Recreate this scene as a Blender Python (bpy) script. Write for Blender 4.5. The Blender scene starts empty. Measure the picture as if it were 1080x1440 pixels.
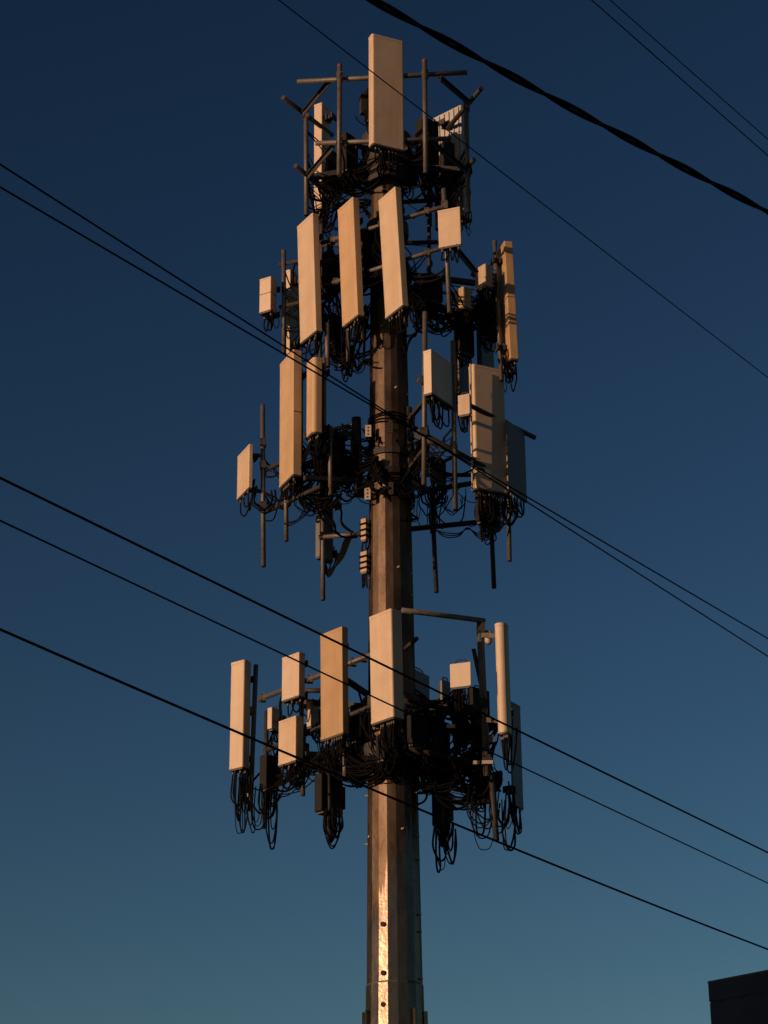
import bpy, math, random
from mathutils import Vector, Matrix

# ------------------------------------------------------------------ camera
scn = bpy.context.scene
COL = scn.collection
FOC = 3100.0                      # focal length in pixels of the 1080 x 1440 photograph
CAM = Vector((0.0, -32.0, 1.6))
PITCH, YAW, ROLL = math.radians(22.5), -0.003, -0.0085
fwd = Vector((math.sin(YAW)*math.cos(PITCH), math.cos(YAW)*math.cos(PITCH), math.sin(PITCH)))
r0 = Vector((math.cos(YAW), -math.sin(YAW), 0)); u0 = r0.cross(fwd)
rgt = r0*math.cos(ROLL) + u0*math.sin(ROLL)
upv = -r0*math.sin(ROLL) + u0*math.cos(ROLL)
cam_d = bpy.data.cameras.new('camera')
cam_d.sensor_fit = 'VERTICAL'; cam_d.sensor_height = 36.0; cam_d.sensor_width = 27.0
cam_d.lens = 36.0*FOC/1440.0
cam_d.clip_start = 0.1; cam_d.clip_end = 6000
cam = bpy.data.objects.new('camera', cam_d); COL.objects.link(cam)
cam.matrix_world = Matrix(((rgt.x, upv.x, -fwd.x, CAM.x), (rgt.y, upv.y, -fwd.y, CAM.y),
                           (rgt.z, upv.z, -fwd.z, CAM.z), (0, 0, 0, 1)))
scn.camera = cam

# ------------------------------------------------------------------ sky, sun, exposure
SUN_AZ, SUN_EL = math.radians(-56), math.radians(7.5)      # azimuth 0 = behind the camera, negative = left
to_sun = Vector((math.sin(SUN_AZ)*math.cos(SUN_EL), -math.cos(SUN_AZ)*math.cos(SUN_EL), math.sin(SUN_EL)))
world = bpy.data.worlds.new('World'); scn.world = world; world.use_nodes = True
wn, wl = world.node_tree.nodes, world.node_tree.links
wn.clear()
wo = wn.new('ShaderNodeOutputWorld'); bg = wn.new('ShaderNodeBackground')
sky = wn.new('ShaderNodeTexSky'); sky.sky_type = 'NISHITA'; sky.sun_disc = False
sky.sun_elevation = SUN_EL
sky.sun_rotation = math.atan2(to_sun.x, to_sun.y)
sky.altitude = 0; sky.air_density = 1.0; sky.dust_density = 0.3; sky.ozone_density = 2.5
gm = wn.new('ShaderNodeGamma'); gm.inputs[1].default_value = 1.75          # the photograph's deep contrast, the same over the whole sky
gr = wn.new('ShaderNodeMix'); gr.data_type = 'RGBA'; gr.blend_type = 'MULTIPLY'; gr.inputs[0].default_value = 1.0
gr.inputs[7].default_value = (0.57, 0.475, 0.415, 1)
wl.new(sky.outputs[0], gm.inputs[0]); wl.new(gm.outputs[0], gr.inputs[6]); wl.new(gr.outputs[2], bg.inputs[0]); bg.inputs[1].default_value = 0.05
wl.new(bg.outputs[0], wo.inputs[0])
sd = bpy.data.lights.new('sun', 'SUN'); sd.energy = 4.4; sd.angle = math.radians(0.5); sd.color = (1.0, 0.60, 0.36)
sun = bpy.data.objects.new('sun', sd); COL.objects.link(sun)
sun.rotation_euler = to_sun.to_track_quat('Z', 'Y').to_euler(); sun.location = (-40, -50, 40)
vs = scn.view_settings
vs.view_transform = 'Standard'; vs.look = 'None'; vs.gamma = 1.0; vs.exposure = 0.0; vs.use_curve_mapping = False

# ------------------------------------------------------------------ helpers
random.seed(7)
def pt(px, py, Y):
    """the point on the plane y = Y seen at a pixel of the photograph"""
    d = fwd*FOC + rgt*(px-540) + upv*(720-py)
    return CAM + d*((Y-CAM.y)/d.y)
def proj(p):
    d = p-CAM; z = d.dot(fwd)
    return 540+FOC*d.dot(rgt)/z, 720-FOC*d.dot(upv)/z
def naz(a):
    a = math.radians(a); return Vector((math.sin(a), -math.cos(a), 0))
def solve(fn, lo, hi):
    flo = fn(lo)
    for _ in range(50):
        m = (lo+hi)/2; fm = fn(m)
        if (fm > 0) == (flo > 0): lo = m
        else: hi = m
    return (lo+hi)/2

def link(name, me, mat, parent=None):
    o = bpy.data.objects.new(name, me); COL.objects.link(o)
    if mat is not None and len(me.materials) == 0: me.materials.append(mat)
    if parent is not None: o.parent = parent
    return o
def tag(o, label, cat, group=None, kind=None):
    if label: o['label'] = label
    if cat: o['category'] = cat
    if group: o['group'] = group
    if kind: o['kind'] = kind
    return o
def thing(name, label, cat, group=None, matrix=None):
    o = bpy.data.objects.new(name, None); COL.objects.link(o)
    o.empty_display_size = 0.2
    if matrix is not None: o.matrix_world = matrix
    return tag(o, label, cat, group)

class MB:
    """collects shapes for ONE mesh object"""
    def __init__(s): s.v = []; s.f = []; s.sm = []
    def add(s, vs_, fs, smooth=False):
        n = len(s.v); s.v += [tuple(v) for v in vs_]
        s.f += [tuple(n+i for i in f) for f in fs]; s.sm += [smooth]*len(fs)
        return s
    def box(s, x0, x1, y0, y1, z0, z1):
        return s.add([(x0,y0,z0),(x1,y0,z0),(x1,y1,z0),(x0,y1,z0),(x0,y0,z1),(x1,y0,z1),(x1,y1,z1),(x0,y1,z1)],
                     [(0,3,2,1),(4,5,6,7),(0,1,5,4),(1,2,6,5),(2,3,7,6),(3,0,4,7)])
    def bar(s, a, b, w, h, up=Vector((0,0,1))):
        """box beam from a to b"""
        a = Vector(a); b = Vector(b); d = (b-a).normalized()
        sx = d.cross(up)
        if sx.length < 1e-3: sx = d.cross(Vector((1,0,0)))
        sx.normalize(); sy = sx.cross(d)
        vs_ = []
        for p in (a, b):
            for i, j in ((-1,-1),(1,-1),(1,1),(-1,1)): vs_.append(p + sx*(w/2*i) + sy*(h/2*j))
        return s.add(vs_, [(0,1,2,3),(7,6,5,4),(0,4,5,1),(1,5,6,2),(2,6,7,3),(3,7,4,0)])
    def tube(s, pts, r, n=6, caps=True, smooth=True):
        pts = [Vector(p) for p in pts]; m = len(pts); vs_ = []; fs = []
        ref = Vector((0.13, 0.21, 0.97))
        for i, p in enumerate(pts):
            d = (pts[min(i+1, m-1)] - pts[max(i-1, 0)])
            d = d.normalized() if d.length > 1e-9 else Vector((0,0,1))
            e1 = d.cross(ref)
            if e1.length < 0.05: e1 = d.cross(Vector((1,0,0)))
            e1.normalize(); e2 = d.cross(e1)
            rr = r[i] if isinstance(r, (list, tuple)) else r
            for k in range(n):
                t = 2*math.pi*k/n; vs_.append(p + e1*(rr*math.cos(t)) + e2*(rr*math.sin(t)))
        for i in range(m-1):
            for k in range(n):
                fs.append((i*n+k, i*n+(k+1) % n, (i+1)*n+(k+1) % n, (i+1)*n+k))
        s.add(vs_, fs, smooth)
        if caps:
            b = len(s.v)-len(vs_)
            s.f.append(tuple(b+k for k in reversed(range(n)))); s.sm.append(False)
            s.f.append(tuple(b+(m-1)*n+k for k in range(n))); s.sm.append(False)
        return s
    def prism(s, prof, z0, z1, bev=0.0):
        """extrude a 2-D outline, with a small bevel round both ends"""
        n = len(prof); cx = sum(p[0] for p in prof)/n; cy = sum(p[1] for p in prof)/n
        def ring(z, k):
            out = []
            for x, y in prof:
                dx, dy = x-cx, y-cy; l = math.hypot(dx, dy) or 1
                out.append((x-dx/l*k, y-dy/l*k, z))
            return out
        rings = [ring(z0, bev), ring(z0+bev, 0), ring(z1-bev, 0), ring(z1, bev)] if bev > 0 else [ring(z0, 0), ring(z1, 0)]
        vs_ = [v for r in rings for v in r]; fs = []
        for i in range(len(rings)-1):
            for k in range(n): fs.append((i*n+k, i*n+(k+1) % n, (i+1)*n+(k+1) % n, (i+1)*n+k))
        fs.append(tuple(reversed(range(n)))); fs.append(tuple((len(rings)-1)*n+k for k in range(n)))
        return s.add(vs_, fs)
    def build(s, name, mat, parent=None, to_local=None):
        v = s.v
        if to_local is not None: v = [tuple(to_local @ Vector(p)) for p in v]
        me = bpy.data.meshes.new(name); me.from_pydata(v, [], s.f); me.validate(); me.update()
        if any(s.sm) and len(me.polygons) == len(s.sm):
            me.polygons.foreach_set('use_smooth', s.sm)
        return link(name, me, mat, parent)

def rrect(x0, x1, y0, y1, rf, rb, n=5):
    """rounded rectangle, counter-clockwise, radius rf at the front (y0), rb at the back"""
    out = []
    for cx, cy, r, a0 in ((x1-rf, y0+rf, rf, -90), (x1-rb, y1-rb, rb, 0), (x0+rb, y1-rb, rb, 90), (x0+rf, y0+rf, rf, 180)):
        for k in range(n+1):
            a = math.radians(a0 + 90*k/n); out.append((cx+r*math.cos(a), cy+r*math.sin(a)))
    return out
def spline(pts, sub=6):
    pts = [Vector(p) for p in pts]; P = [pts[0]*2-pts[1]] + pts + [pts[-1]*2-pts[-2]]; out = []
    for i in range(1, len(P)-2):
        a, b, c, d = P[i-1], P[i], P[i+1], P[i+2]
        for k in range(sub):
            t = k/sub
            out.append(0.5*((2*b) + (c-a)*t + (2*a-5*b+4*c-d)*t*t + (3*b-a-3*c+d)*t**3))
    out.append(pts[-1]); return out

# ------------------------------------------------------------------ materials
def mat(name, base, rough=0.55, metal=0.0, var=0.12, scale=3.0, stretch=(1,1,1), bump=0.0, spec=0.5, bscale=60, streak=None, rvar=0.08):
    m = bpy.data.materials.new(name); m.use_nodes = True
    n, l = m.node_tree.nodes, m.node_tree.links
    b = n['Principled BSDF']
    b.inputs['Roughness'].default_value = rough; b.inputs['Metallic'].default_value = metal
    b.inputs['Specular IOR Level'].default_value = spec
    tc = n.new('ShaderNodeTexCoord'); mp = n.new('ShaderNodeMapping'); mp.inputs['Scale'].default_value = stretch
    l.new(tc.outputs['Object'], mp.inputs[0])
    nz = n.new('ShaderNodeTexNoise'); nz.inputs['Scale'].default_value = scale; nz.inputs['Detail'].default_value = 5
    nz.inputs['Roughness'].default_value = 0.62
    l.new(mp.outputs[0], nz.inputs[0])
    cr = n.new('ShaderNodeValToRGB')
    cr.color_ramp.elements[0].position = 0.3; cr.color_ramp.elements[1].position = 0.72
    cr.color_ramp.elements[0].color = tuple(c*(1-var) for c in base)+(1,)
    cr.color_ramp.elements[1].color = tuple(min(1, c*(1+var)) for c in base)+(1,)
    l.new(nz.outputs[0], cr.inputs[0])
    col = cr.outputs[0]
    if streak:                                    # rain dirt running down
        mp2 = n.new('ShaderNodeMapping'); mp2.inputs['Scale'].default_value = (9, 9, 0.5)
        l.new(tc.outputs['Object'], mp2.inputs[0])
        n2 = n.new('ShaderNodeTexNoise'); n2.inputs['Scale'].default_value = 1.0; n2.inputs['Detail'].default_value = 4
        l.new(mp2.outputs[0], n2.inputs[0])
        r2 = n.new('ShaderNodeValToRGB'); r2.color_ramp.elements[0].position = 0.47; r2.color_ramp.elements[1].position = 0.75
        r2.color_ramp.elements[0].color = (1,1,1,1); r2.color_ramp.elements[1].color = (streak, streak*0.97, streak*0.93, 1)
        l.new(n2.outputs[0], r2.inputs[0])
        mx = n.new('ShaderNodeMix'); mx.data_type = 'RGBA'; mx.blend_type = 'MULTIPLY'; mx.inputs[0].default_value = 1.0
        l.new(col, mx.inputs[6]); l.new(r2.outputs[0], mx.inputs[7]); col = mx.outputs[2]
    l.new(col, b.inputs['Base Color'])
    mr = n.new('ShaderNodeMapRange'); mr.inputs[3].default_value = max(0.05, rough-rvar); mr.inputs[4].default_value = min(1, rough+rvar)
    l.new(nz.outputs[0], mr.inputs[0]); l.new(mr.outputs[0], b.inputs['Roughness'])
    if bump > 0:
        nb = n.new('ShaderNodeTexNoise'); nb.inputs['Scale'].default_value = bscale; nb.inputs['Detail'].default_value = 3
        l.new(tc.outputs['Object'], nb.inputs[0])
        bp = n.new('ShaderNodeBump'); bp.inputs['Strength'].default_value = bump; bp.inputs['Distance'].default_value = 0.01
        l.new(nb.outputs[0], bp.inputs['Height']); l.new(bp.outputs[0], b.inputs['Normal'])
    return m

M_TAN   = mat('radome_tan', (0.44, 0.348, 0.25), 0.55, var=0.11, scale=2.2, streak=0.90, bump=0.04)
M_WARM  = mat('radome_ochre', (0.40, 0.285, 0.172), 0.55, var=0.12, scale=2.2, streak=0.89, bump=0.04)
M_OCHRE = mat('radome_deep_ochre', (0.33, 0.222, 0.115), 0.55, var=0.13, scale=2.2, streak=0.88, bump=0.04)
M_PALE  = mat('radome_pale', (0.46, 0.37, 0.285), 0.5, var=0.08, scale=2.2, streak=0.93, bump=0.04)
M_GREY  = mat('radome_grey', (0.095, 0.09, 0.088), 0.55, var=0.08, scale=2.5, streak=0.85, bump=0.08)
M_RIB   = mat('aluminium_back', (0.32, 0.31, 0.30), 0.5, metal=0.2, var=0.1, scale=4)
M_CAP   = mat('end_cap_plastic', (0.035, 0.033, 0.033), 0.6, var=0.2, scale=8)
M_STEEL = mat('galvanised_steel', (0.10, 0.088, 0.076), 0.55, metal=0.3, var=0.25, scale=9, bump=0.1, streak=0.75)
M_DSTEEL= mat('weathered_steel', (0.03, 0.028, 0.027), 0.65, metal=0.0, spec=0.25, var=0.3, scale=9, bump=0.15)
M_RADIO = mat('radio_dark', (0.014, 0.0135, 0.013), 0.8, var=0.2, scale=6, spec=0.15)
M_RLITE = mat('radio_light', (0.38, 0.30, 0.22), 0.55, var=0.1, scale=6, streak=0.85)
M_CABLE = mat('cable_jacket', (0.005, 0.005, 0.0055), 0.8, var=0.3, scale=12, spec=0.05)
M_WIRE  = mat('wire_jacket', (0.004, 0.004, 0.0045), 0.8, var=0.3, scale=3, spec=0.08)
M_RED   = mat('red_plastic', (0.14, 0.018, 0.022), 0.6, var=0.1)
M_PLATE = mat('plate_pale', (0.38, 0.32, 0.24), 0.55, var=0.12, scale=20)
M_HOLE  = mat('hole_dark', (0.01, 0.01, 0.01), 0.9, var=0.1)

# ------------------------------------------------------------------ ground
g = MB(); R = 3000
g.add([(-R,-R,0),(R,-R,0),(R,R,0),(-R,R,0)], [(0,1,2,3)])
tag(g.build('ground', mat('asphalt', (0.05, 0.05, 0.052), 0.9, var=0.3, scale=0.8, bump=0.3)), 'dark asphalt ground under the mast', None, kind='structure')

# ------------------------------------------------------------------ the mast
def pole_z(py): return pt(549, py, 0).z
NS = 18
z_top, z_seam = pole_z(228), pole_z(1386)
def pole_r(z):                                    # tapers with height
    return 0.5*(0.595 + (18.24-z)/(18.24-7.32)*(0.83-0.595))
def facet_prism(mb, z0, z1, ra, rb, n=NS):
    vs_ = []
    for z, r in ((z0, ra), (z1, rb)):
        rc = r/math.cos(math.pi/n)*0.995
        for k in range(n):
            a = math.radians(-90 + 6.5 + 360/n*k); vs_.append((rc*math.cos(a), rc*math.sin(a), z))
    fs = [(k, (k+1) % n, n+(k+1) % n, n+k) for k in range(n)]
    fs += [tuple(reversed(range(n))), tuple(range(n, 2*n))]
    mb.add(vs_, fs)

def pole_material():
    m = bpy.data.materials.new('galvanised_mast'); m.use_nodes = True
    n, l = m.node_tree.nodes, m.node_tree.links; b = n['Principled BSDF']
    tc = n.new('ShaderNodeTexCoord')
    # spangle and weathering
    mp = n.new('ShaderNodeMapping'); mp.inputs['Scale'].default_value = (1, 1, 0.35); l.new(tc.outputs['Object'], mp.inputs[0])
    nz = n.new('ShaderNodeTexNoise'); nz.inputs['Scale'].default_value = 5; nz.inputs['Detail'].default_value = 8; nz.inputs['Roughness'].default_value = 0.7
    l.new(mp.outputs[0], nz.inputs[0])
    # slanting streak noise that frays the edge of the painted reflection
    mp3 = n.new('ShaderNodeMapping'); mp3.inputs['Rotation'].default_value = (0, math.radians(-20), 0); mp3.inputs['Scale'].default_value = (16, 16, 1.0)
    l.new(tc.outputs['Object'], mp3.inputs[0])
    n3 = n.new('ShaderNodeTexNoise'); n3.inputs['Scale'].default_value = 1.8; n3.inputs['Detail'].default_value = 4; l.new(mp3.outputs[0], n3.inputs[0])
    # duller above; below, the sun's slanting reflection painted into colour and roughness
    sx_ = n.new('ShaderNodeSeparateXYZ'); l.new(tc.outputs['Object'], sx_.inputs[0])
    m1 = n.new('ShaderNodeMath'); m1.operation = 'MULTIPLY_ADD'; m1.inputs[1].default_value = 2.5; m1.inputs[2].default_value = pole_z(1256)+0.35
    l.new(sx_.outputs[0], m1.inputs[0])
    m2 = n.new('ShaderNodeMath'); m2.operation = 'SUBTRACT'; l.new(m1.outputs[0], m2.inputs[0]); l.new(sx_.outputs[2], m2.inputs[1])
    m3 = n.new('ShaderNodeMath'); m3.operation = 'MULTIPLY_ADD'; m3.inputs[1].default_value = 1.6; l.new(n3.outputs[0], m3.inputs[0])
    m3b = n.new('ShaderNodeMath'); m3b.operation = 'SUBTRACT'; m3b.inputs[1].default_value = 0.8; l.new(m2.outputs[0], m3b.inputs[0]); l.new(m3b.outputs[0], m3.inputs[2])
    glint_mask = n.new('ShaderNodeMapRange'); glint_mask.inputs[1].default_value = -0.12; glint_mask.inputs[2].default_value = 0.16; l.new(m3.outputs[0], glint_mask.inputs[0])
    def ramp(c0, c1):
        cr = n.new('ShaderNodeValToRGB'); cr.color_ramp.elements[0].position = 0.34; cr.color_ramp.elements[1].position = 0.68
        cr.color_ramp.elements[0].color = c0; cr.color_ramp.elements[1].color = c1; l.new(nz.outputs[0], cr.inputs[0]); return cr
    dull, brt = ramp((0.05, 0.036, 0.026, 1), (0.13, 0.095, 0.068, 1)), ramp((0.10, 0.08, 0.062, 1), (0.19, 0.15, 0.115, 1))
    mxc = n.new('ShaderNodeMix'); mxc.data_type = 'RGBA'; l.new(glint_mask.outputs[0], mxc.inputs[0]); l.new(dull.outputs[0], mxc.inputs[6]); l.new(brt.outputs[0], mxc.inputs[7])
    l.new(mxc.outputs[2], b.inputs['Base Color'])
    rr_ = n.new('ShaderNodeMapRange'); rr_.inputs[3].default_value = 0.50; rr_.inputs[4].default_value = 0.24; l.new(glint_mask.outputs[0], rr_.inputs[0])
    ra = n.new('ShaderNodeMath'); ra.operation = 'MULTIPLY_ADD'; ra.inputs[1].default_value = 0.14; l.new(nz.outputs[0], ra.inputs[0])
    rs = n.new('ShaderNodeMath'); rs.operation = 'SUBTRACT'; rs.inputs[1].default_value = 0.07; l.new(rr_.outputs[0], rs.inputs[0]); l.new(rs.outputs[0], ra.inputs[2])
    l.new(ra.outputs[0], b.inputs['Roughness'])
    b.inputs['Specular Tint'].default_value = (0.25, 0.22, 0.2, 1)
    b.inputs['Metallic'].default_value = 0.85
    vb = n.new('ShaderNodeTexNoise'); vb.inputs['Scale'].default_value = 14; vb.inputs['Detail'].default_value = 4; l.new(tc.outputs['Object'], vb.inputs[0])
    bp = n.new('ShaderNodeBump'); bp.inputs['Strength'].default_value = 0.12; bp.inputs['Distance'].default_value = 0.02
    l.new(vb.outputs[0], bp.inputs['Height']); l.new(bp.outputs[0], b.inputs['Normal'])
    return m
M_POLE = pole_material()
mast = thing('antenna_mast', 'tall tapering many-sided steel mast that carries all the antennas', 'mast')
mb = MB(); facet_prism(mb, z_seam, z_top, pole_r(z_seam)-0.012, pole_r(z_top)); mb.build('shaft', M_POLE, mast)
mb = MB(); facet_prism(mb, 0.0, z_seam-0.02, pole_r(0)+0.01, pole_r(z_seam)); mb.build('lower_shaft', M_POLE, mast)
mb = MB(); facet_prism(mb, z_seam-0.022, z_seam+0.006, pole_r(z_seam)-0.004, pole_r(z_seam)-0.004); mb.build('joint_seam', M_CAP, mast)
def on_pole(az, py=None, z=None, out=0.0):
    if z is None: z = pole_z(py)
    return naz(az)*(pole_r(z)+out) + Vector((0, 0, z))
# step bolt holes on the bright facet
for px_, py in ((541, 1307), (542, 1375), (541, 1419)):
    p = on_pole(-23.5, py); q = naz(-23.5)
    MB().tube([p-q*0.03, p+q*0.012], 0.037, 10).build('step_port', M_HOLE, mast)
# step bolts
for i, (az, py) in enumerate(((66, 1180), (66, 1213), (66, 1290), (66, 1314), (66, 1380), (-84, 1188), (20, 1174), (-60, 1181), (66, 784), (66, 812), (66, 842),
                              (66, 560), (-20, 470), (20, 556), (20, 808), (-80, 815), (60, 1120), (-84, 1120))):
    p = on_pole(az, py); q = naz(az)
    MB().tube([p-q*0.01, p+q*0.03], 0.017, 6, smooth=False).build('step_bolt', M_PLATE, mast)
# reinforcing flats at the foot of the visible shaft
for az in (-62, 40, 80, -86):
    p0, p1 = on_pole(az, z=2.0, out=0.03), on_pole(az, z=pole_z(1424), out=0.03)
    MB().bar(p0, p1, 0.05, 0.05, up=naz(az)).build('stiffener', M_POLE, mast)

# ------------------------------------------------------------------ builders for antennas and radios
MOUNTS = {}
def frame_from_corner(aL, front, xL, xN, xR, yT, yB, Y, tilt):
    """a box whose nearest upright edge is seen at xN; its left face looks towards azimuth aL"""
    az = {'L': aL, 'R': aL+90, 'bL': aL+180, 'bR': aL+270}[front]
    n = naz(az)
    Rm = Matrix.Rotation(math.radians(tilt), 3, Vector((0,0,1)).cross(n))
    uL, uR, ax = Rm @ (-naz(aL+90)), Rm @ (-naz(aL)), Rm @ Vector((0,0,1))
    B = pt(xN, yB, Y)
    WL = solve(lambda w: proj(B+uL*w)[0]-xL, 0.005, 3); WR = solve(lambda w: proj(B+uR*w)[0]-xR, 0.005, 3)
    L = solve(lambda h: proj(B+ax*h)[1]-yT, 0.02, 5)
    W, D = (WL, WR) if front in ('L', 'bL') else (WR, WL)
    O = B + uL*(WL/2) + uR*(WR/2)
    ny = Rm @ (-n); nx = ny.cross(ax)
    Mx = Matrix(((nx.x, ny.x, ax.x, O.x), (nx.y, ny.y, ax.y, O.y), (nx.z, ny.z, ax.z, O.z), (0,0,0,1)))
    return Mx, W, D, L

def drop_cables(root, Mx, starts, ends, drop=(0.15, 0.4), r=0.013, name='jumper_cable'):
    """cables that leave connectors, hang in a bight and rise or run to where they go (world points)"""
    inv = Mx.inverted()
    for i, s in enumerate(starts):
        s = Mx @ Vector(s); e = Vector(ends[i % len(ends)]) + Vector((random.uniform(-.06,.06), random.uniform(-.06,.06), random.uniform(-.05,.05)))
        dz = random.uniform(*drop)
        low = min(s.z, e.z) - dz*0.55
        a = Vector((s.x+random.uniform(-.02,.02), s.y, s.z-dz*0.5))
        b = Vector((s.x*0.6+e.x*0.4, s.y*0.6+e.y*0.4, low+random.uniform(-.05,.05)))
        c = Vector((s.x*0.2+e.x*0.8, s.y*0.2+e.y*0.8, (low+e.z)/2))
        MB().tube(spline([s, a, b, c, e], 5), r, 5).build(name, M_CABLE, root, to_local=inv)

ANT = {}
RAILS = {'top': [], 'upper': [], 'middle': [], 'lower': []}
def antenna(key, label, aL, front, xL, xN, xR, yT, yB, Y, tilt=0.0, m=None, rf=0.3, rb=0.1, ncab=5, mount=None, pipe=(0.1, 0.2),
            ends=None, group='panel antennas on the mast', drop=(0.15, 0.45), name='panel_antenna', ribs=False, cap=True, seam=False, clamps=True):
    m = m or M_TAN
    Mx, W, D, L = frame_from_corner(aL, front, xL, xN, xR, yT, yB, Y, tilt)
    print('%-6s W %.2f D %.2f L %.2f' % (key, W, D, L))
    root = thing(name, label, 'antenna', group, Mx)
    s = min(W, D)
    rfr, rbr = s*rf, s*rb
    mb = MB(); mb.prism(rrect(-W/2, W/2, -D/2, D/2, rfr, rbr), 0.012, L-0.006, 0.006)
    mb.build('radome', m, root)
    k = 0.007
    if cap:
        mb = MB(); mb.prism(rrect(-W/2+k, W/2-k, -D/2+k, D/2-k, max(rfr-k, .004), max(rbr-k, .004)), -0.016, 0.016)
        mb.build('bottom_cap', M_CAP, root)
    mb = MB(); mb.prism(rrect(-W/2+k, W/2-k, -D/2+k, D/2-k, max(rfr-k, .004), max(rbr-k, .004)), L-0.01, L+0.004)
    mb.build('top_cap', M_CAP, root)
    e = 0.004; hc = min(0.05, L*0.05)
    for z0, z1 in ((0.010, hc), (L-hc, L-0.004)):
        mb = MB(); mb.prism(rrect(-W/2-e, W/2+e, -D/2-e, D/2+e, rfr+e, rbr+e), z0, z1, 0.003); mb.build('end_collar', m, root)
    for x in (-W*0.3, W*0.3):
        MB().tube([(x, -D/2-e-0.003, hc*0.55), (x, -D/2, hc*0.55)], 0.007, 6).build('screw', M_STEEL, root)
    if seam:
        MB().box(-W/2-0.002, W/2+0.002, -D/2-0.002, D/2+0.002, L*0.52, L*0.52+0.012).build('joint_band', M_CAP, root)
    if ribs:
        nr = 6
        for i in range(nr):
            x = -W/2 + W*(i+0.5)/nr
            MB().box(x-W*0.012, x+W*0.012, D/2-0.002, D/2+0.022, 0.03, L-0.03).build('back_rib', M_RIB, root)
    # connectors under the antenna
    nc = max(ncab, 2); starts = []
    for i in range(nc):
        x = -W*0.36 + W*0.72*i/(nc-1); y = random.choice((-0.16, 0.16))*D
        starts.append((x, y, -0.075))
        MB().tube([(x, y, -0.07), (x, y, -0.012)], 0.017, 6).build('connector', M_STEEL, root)
    # clamps and mount pipe behind
    yb = D/2; off = 0.10
    for z in (L*0.13, L*0.87) if clamps else ():
        b = MB(); b.box(-0.05, 0.05, yb, yb+off, z-0.035, z+0.035); b.box(-0.08, 0.08, yb+off-0.07, yb+off-0.045, z-0.06, z+0.06)
        b.box(-0.08, 0.08, yb+off+0.04, yb+off+0.065, z-0.05, z+0.05)
        b.build('clamp', M_DSTEEL, root)
    if mount is not None and pipe is not None:
        p0 = Mx @ Vector((0, yb+off, -pipe[0])); p1 = Mx @ Vector((0, yb+off, L+pipe[1]))
        MB().tube([p0, p1], 0.036, 10).build('mount_pipe', M_STEEL, MOUNTS[mount])
    if ncab:
        if ends is None:
            ends = [Mx @ Vector((random.uniform(-.05, .05), yb+off+random.uniform(-.03, .06), random.uniform(0.02, 0.35))) for _ in range(5)]
        drop_cables(root, Mx, starts[:ncab], ends, drop)
    ANT[key] = (root, Mx, W, D, L)
    return root

def radio(key, label, aL, front, xL, xN, xR, yT, yB, Y, m=None, fins='back', ncab=4, ends=None, drop=(0.15, 0.4), group='remote radio units behind the antennas',
          tilt=0.0, finm=None, nf=None, horiz=False, name='radio_unit', rf=0.12):
    m = m or M_RADIO
    Mx, W, D, L = frame_from_corner(aL, front, xL, xN, xR, yT, yB, Y, tilt)
    print('%-6s W %.2f D %.2f L %.2f' % (key, W, D, L))
    root = thing(name, label, 'radio unit', group, Mx)
    s = min(W, D); f = min(0.045, D*0.3)
    MB().prism(rrect(-W/2, W/2, -D/2+(f if fins in ('front', 'both') else 0), D/2-(f if fins in ('back', 'both') else 0), s*rf, s*0.06, 3), 0, L, 0.006).build('housing', m, root)
    hs = MB()
    def finset(y0, y1):
        if horiz:
            n = nf or max(4, int(L/0.07))
            for i in range(n):
                z = L*(i+0.5)/n; hs.box(-W*0.47, W*0.47, y0, y1, z-0.010, z+0.010)
        else:
            n = nf or max(5, int(W/0.05))
            for i in range(n):
                x = -W*0.46+W*0.92*i/(n-1); hs.box(x-0.006, x+0.006, y0, y1, 0.02, L-0.02)
    if fins in ('back', 'both'): finset(D/2-f-0.003, D/2)
    if fins in ('front', 'both'): finset(-D/2, -D/2+f+0.003)
    if fins: hs.build('heat_sink', finm or m, root)
    MB().prism(rrect(-W*0.44, W*0.44, -D*0.4, D*0.4, 0.01, 0.01, 2), -0.03, 0.004).build('connector_plate', M_CAP, root)
    h = MB(); h.tube(spline([(-W*0.25, 0, L-0.01), (-W*0.22, 0, L+0.045), (W*0.22, 0, L+0.045), (W*0.25, 0, L-0.01)], 4), 0.010, 5); h.build('handle', M_DSTEEL, root)
    b = MB(); b.box(-0.045, 0.045, D/2, D/2+0.09, L*0.2, L*0.8); b.build('bracket', M_DSTEEL, root)
    starts = [(-W*0.33+W*0.66*(i/(max(ncab-1, 1))), random.uniform(-.2, .2)*D, -0.03) for i in range(ncab)]
    if ncab:
        if ends is None:
            ends = [Mx @ Vector((random.uniform(-.08, .08), D/2+random.uniform(.04, .14), random.uniform(0.0, L*0.5))) for _ in range(5)]
        drop_cables(root, Mx, starts, ends, drop, r=0.012)
    ANT[key] = (root, Mx, W, D, L)
    return root

def loops(key, n, x0, x1, yt, y0, y1, Y, wid=(8, 22), r=0.012, dY=0.15):
    """cable bights hanging in view under a unit: each one its own part"""
    root, Mx = ANT[key][:2]; inv = Mx.inverted()
    for i in range(n):
        w = random.uniform(*wid); a = random.uniform(x0, max(x0+1, x1-w)); b = a+w; yb = random.uniform(y0, y1); yy = Y+random.uniform(-dY, dY)
        ta, tb = yt+random.uniform(-6, 6), yt+random.uniform(-6, 10)
        P = [pt(a, ta, yy), pt(a-random.uniform(-2, 4), ta*0.45+yb*0.55, yy-0.05), pt(a+w*0.18, yb-6, yy-0.03), pt((a+b)/2, yb, yy), pt(b-w*0.15, yb-7, yy+0.04), pt(b+random.uniform(-3, 3), tb*0.5+yb*0.5, yy+0.05), pt(b, tb, yy+0.05)]
        MB().tube(spline(P, 4), r*random.choice((.65, .85, 1.0, 1.35)), 5).build('jumper_cable', M_CABLE, root, to_local=inv)
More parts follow.
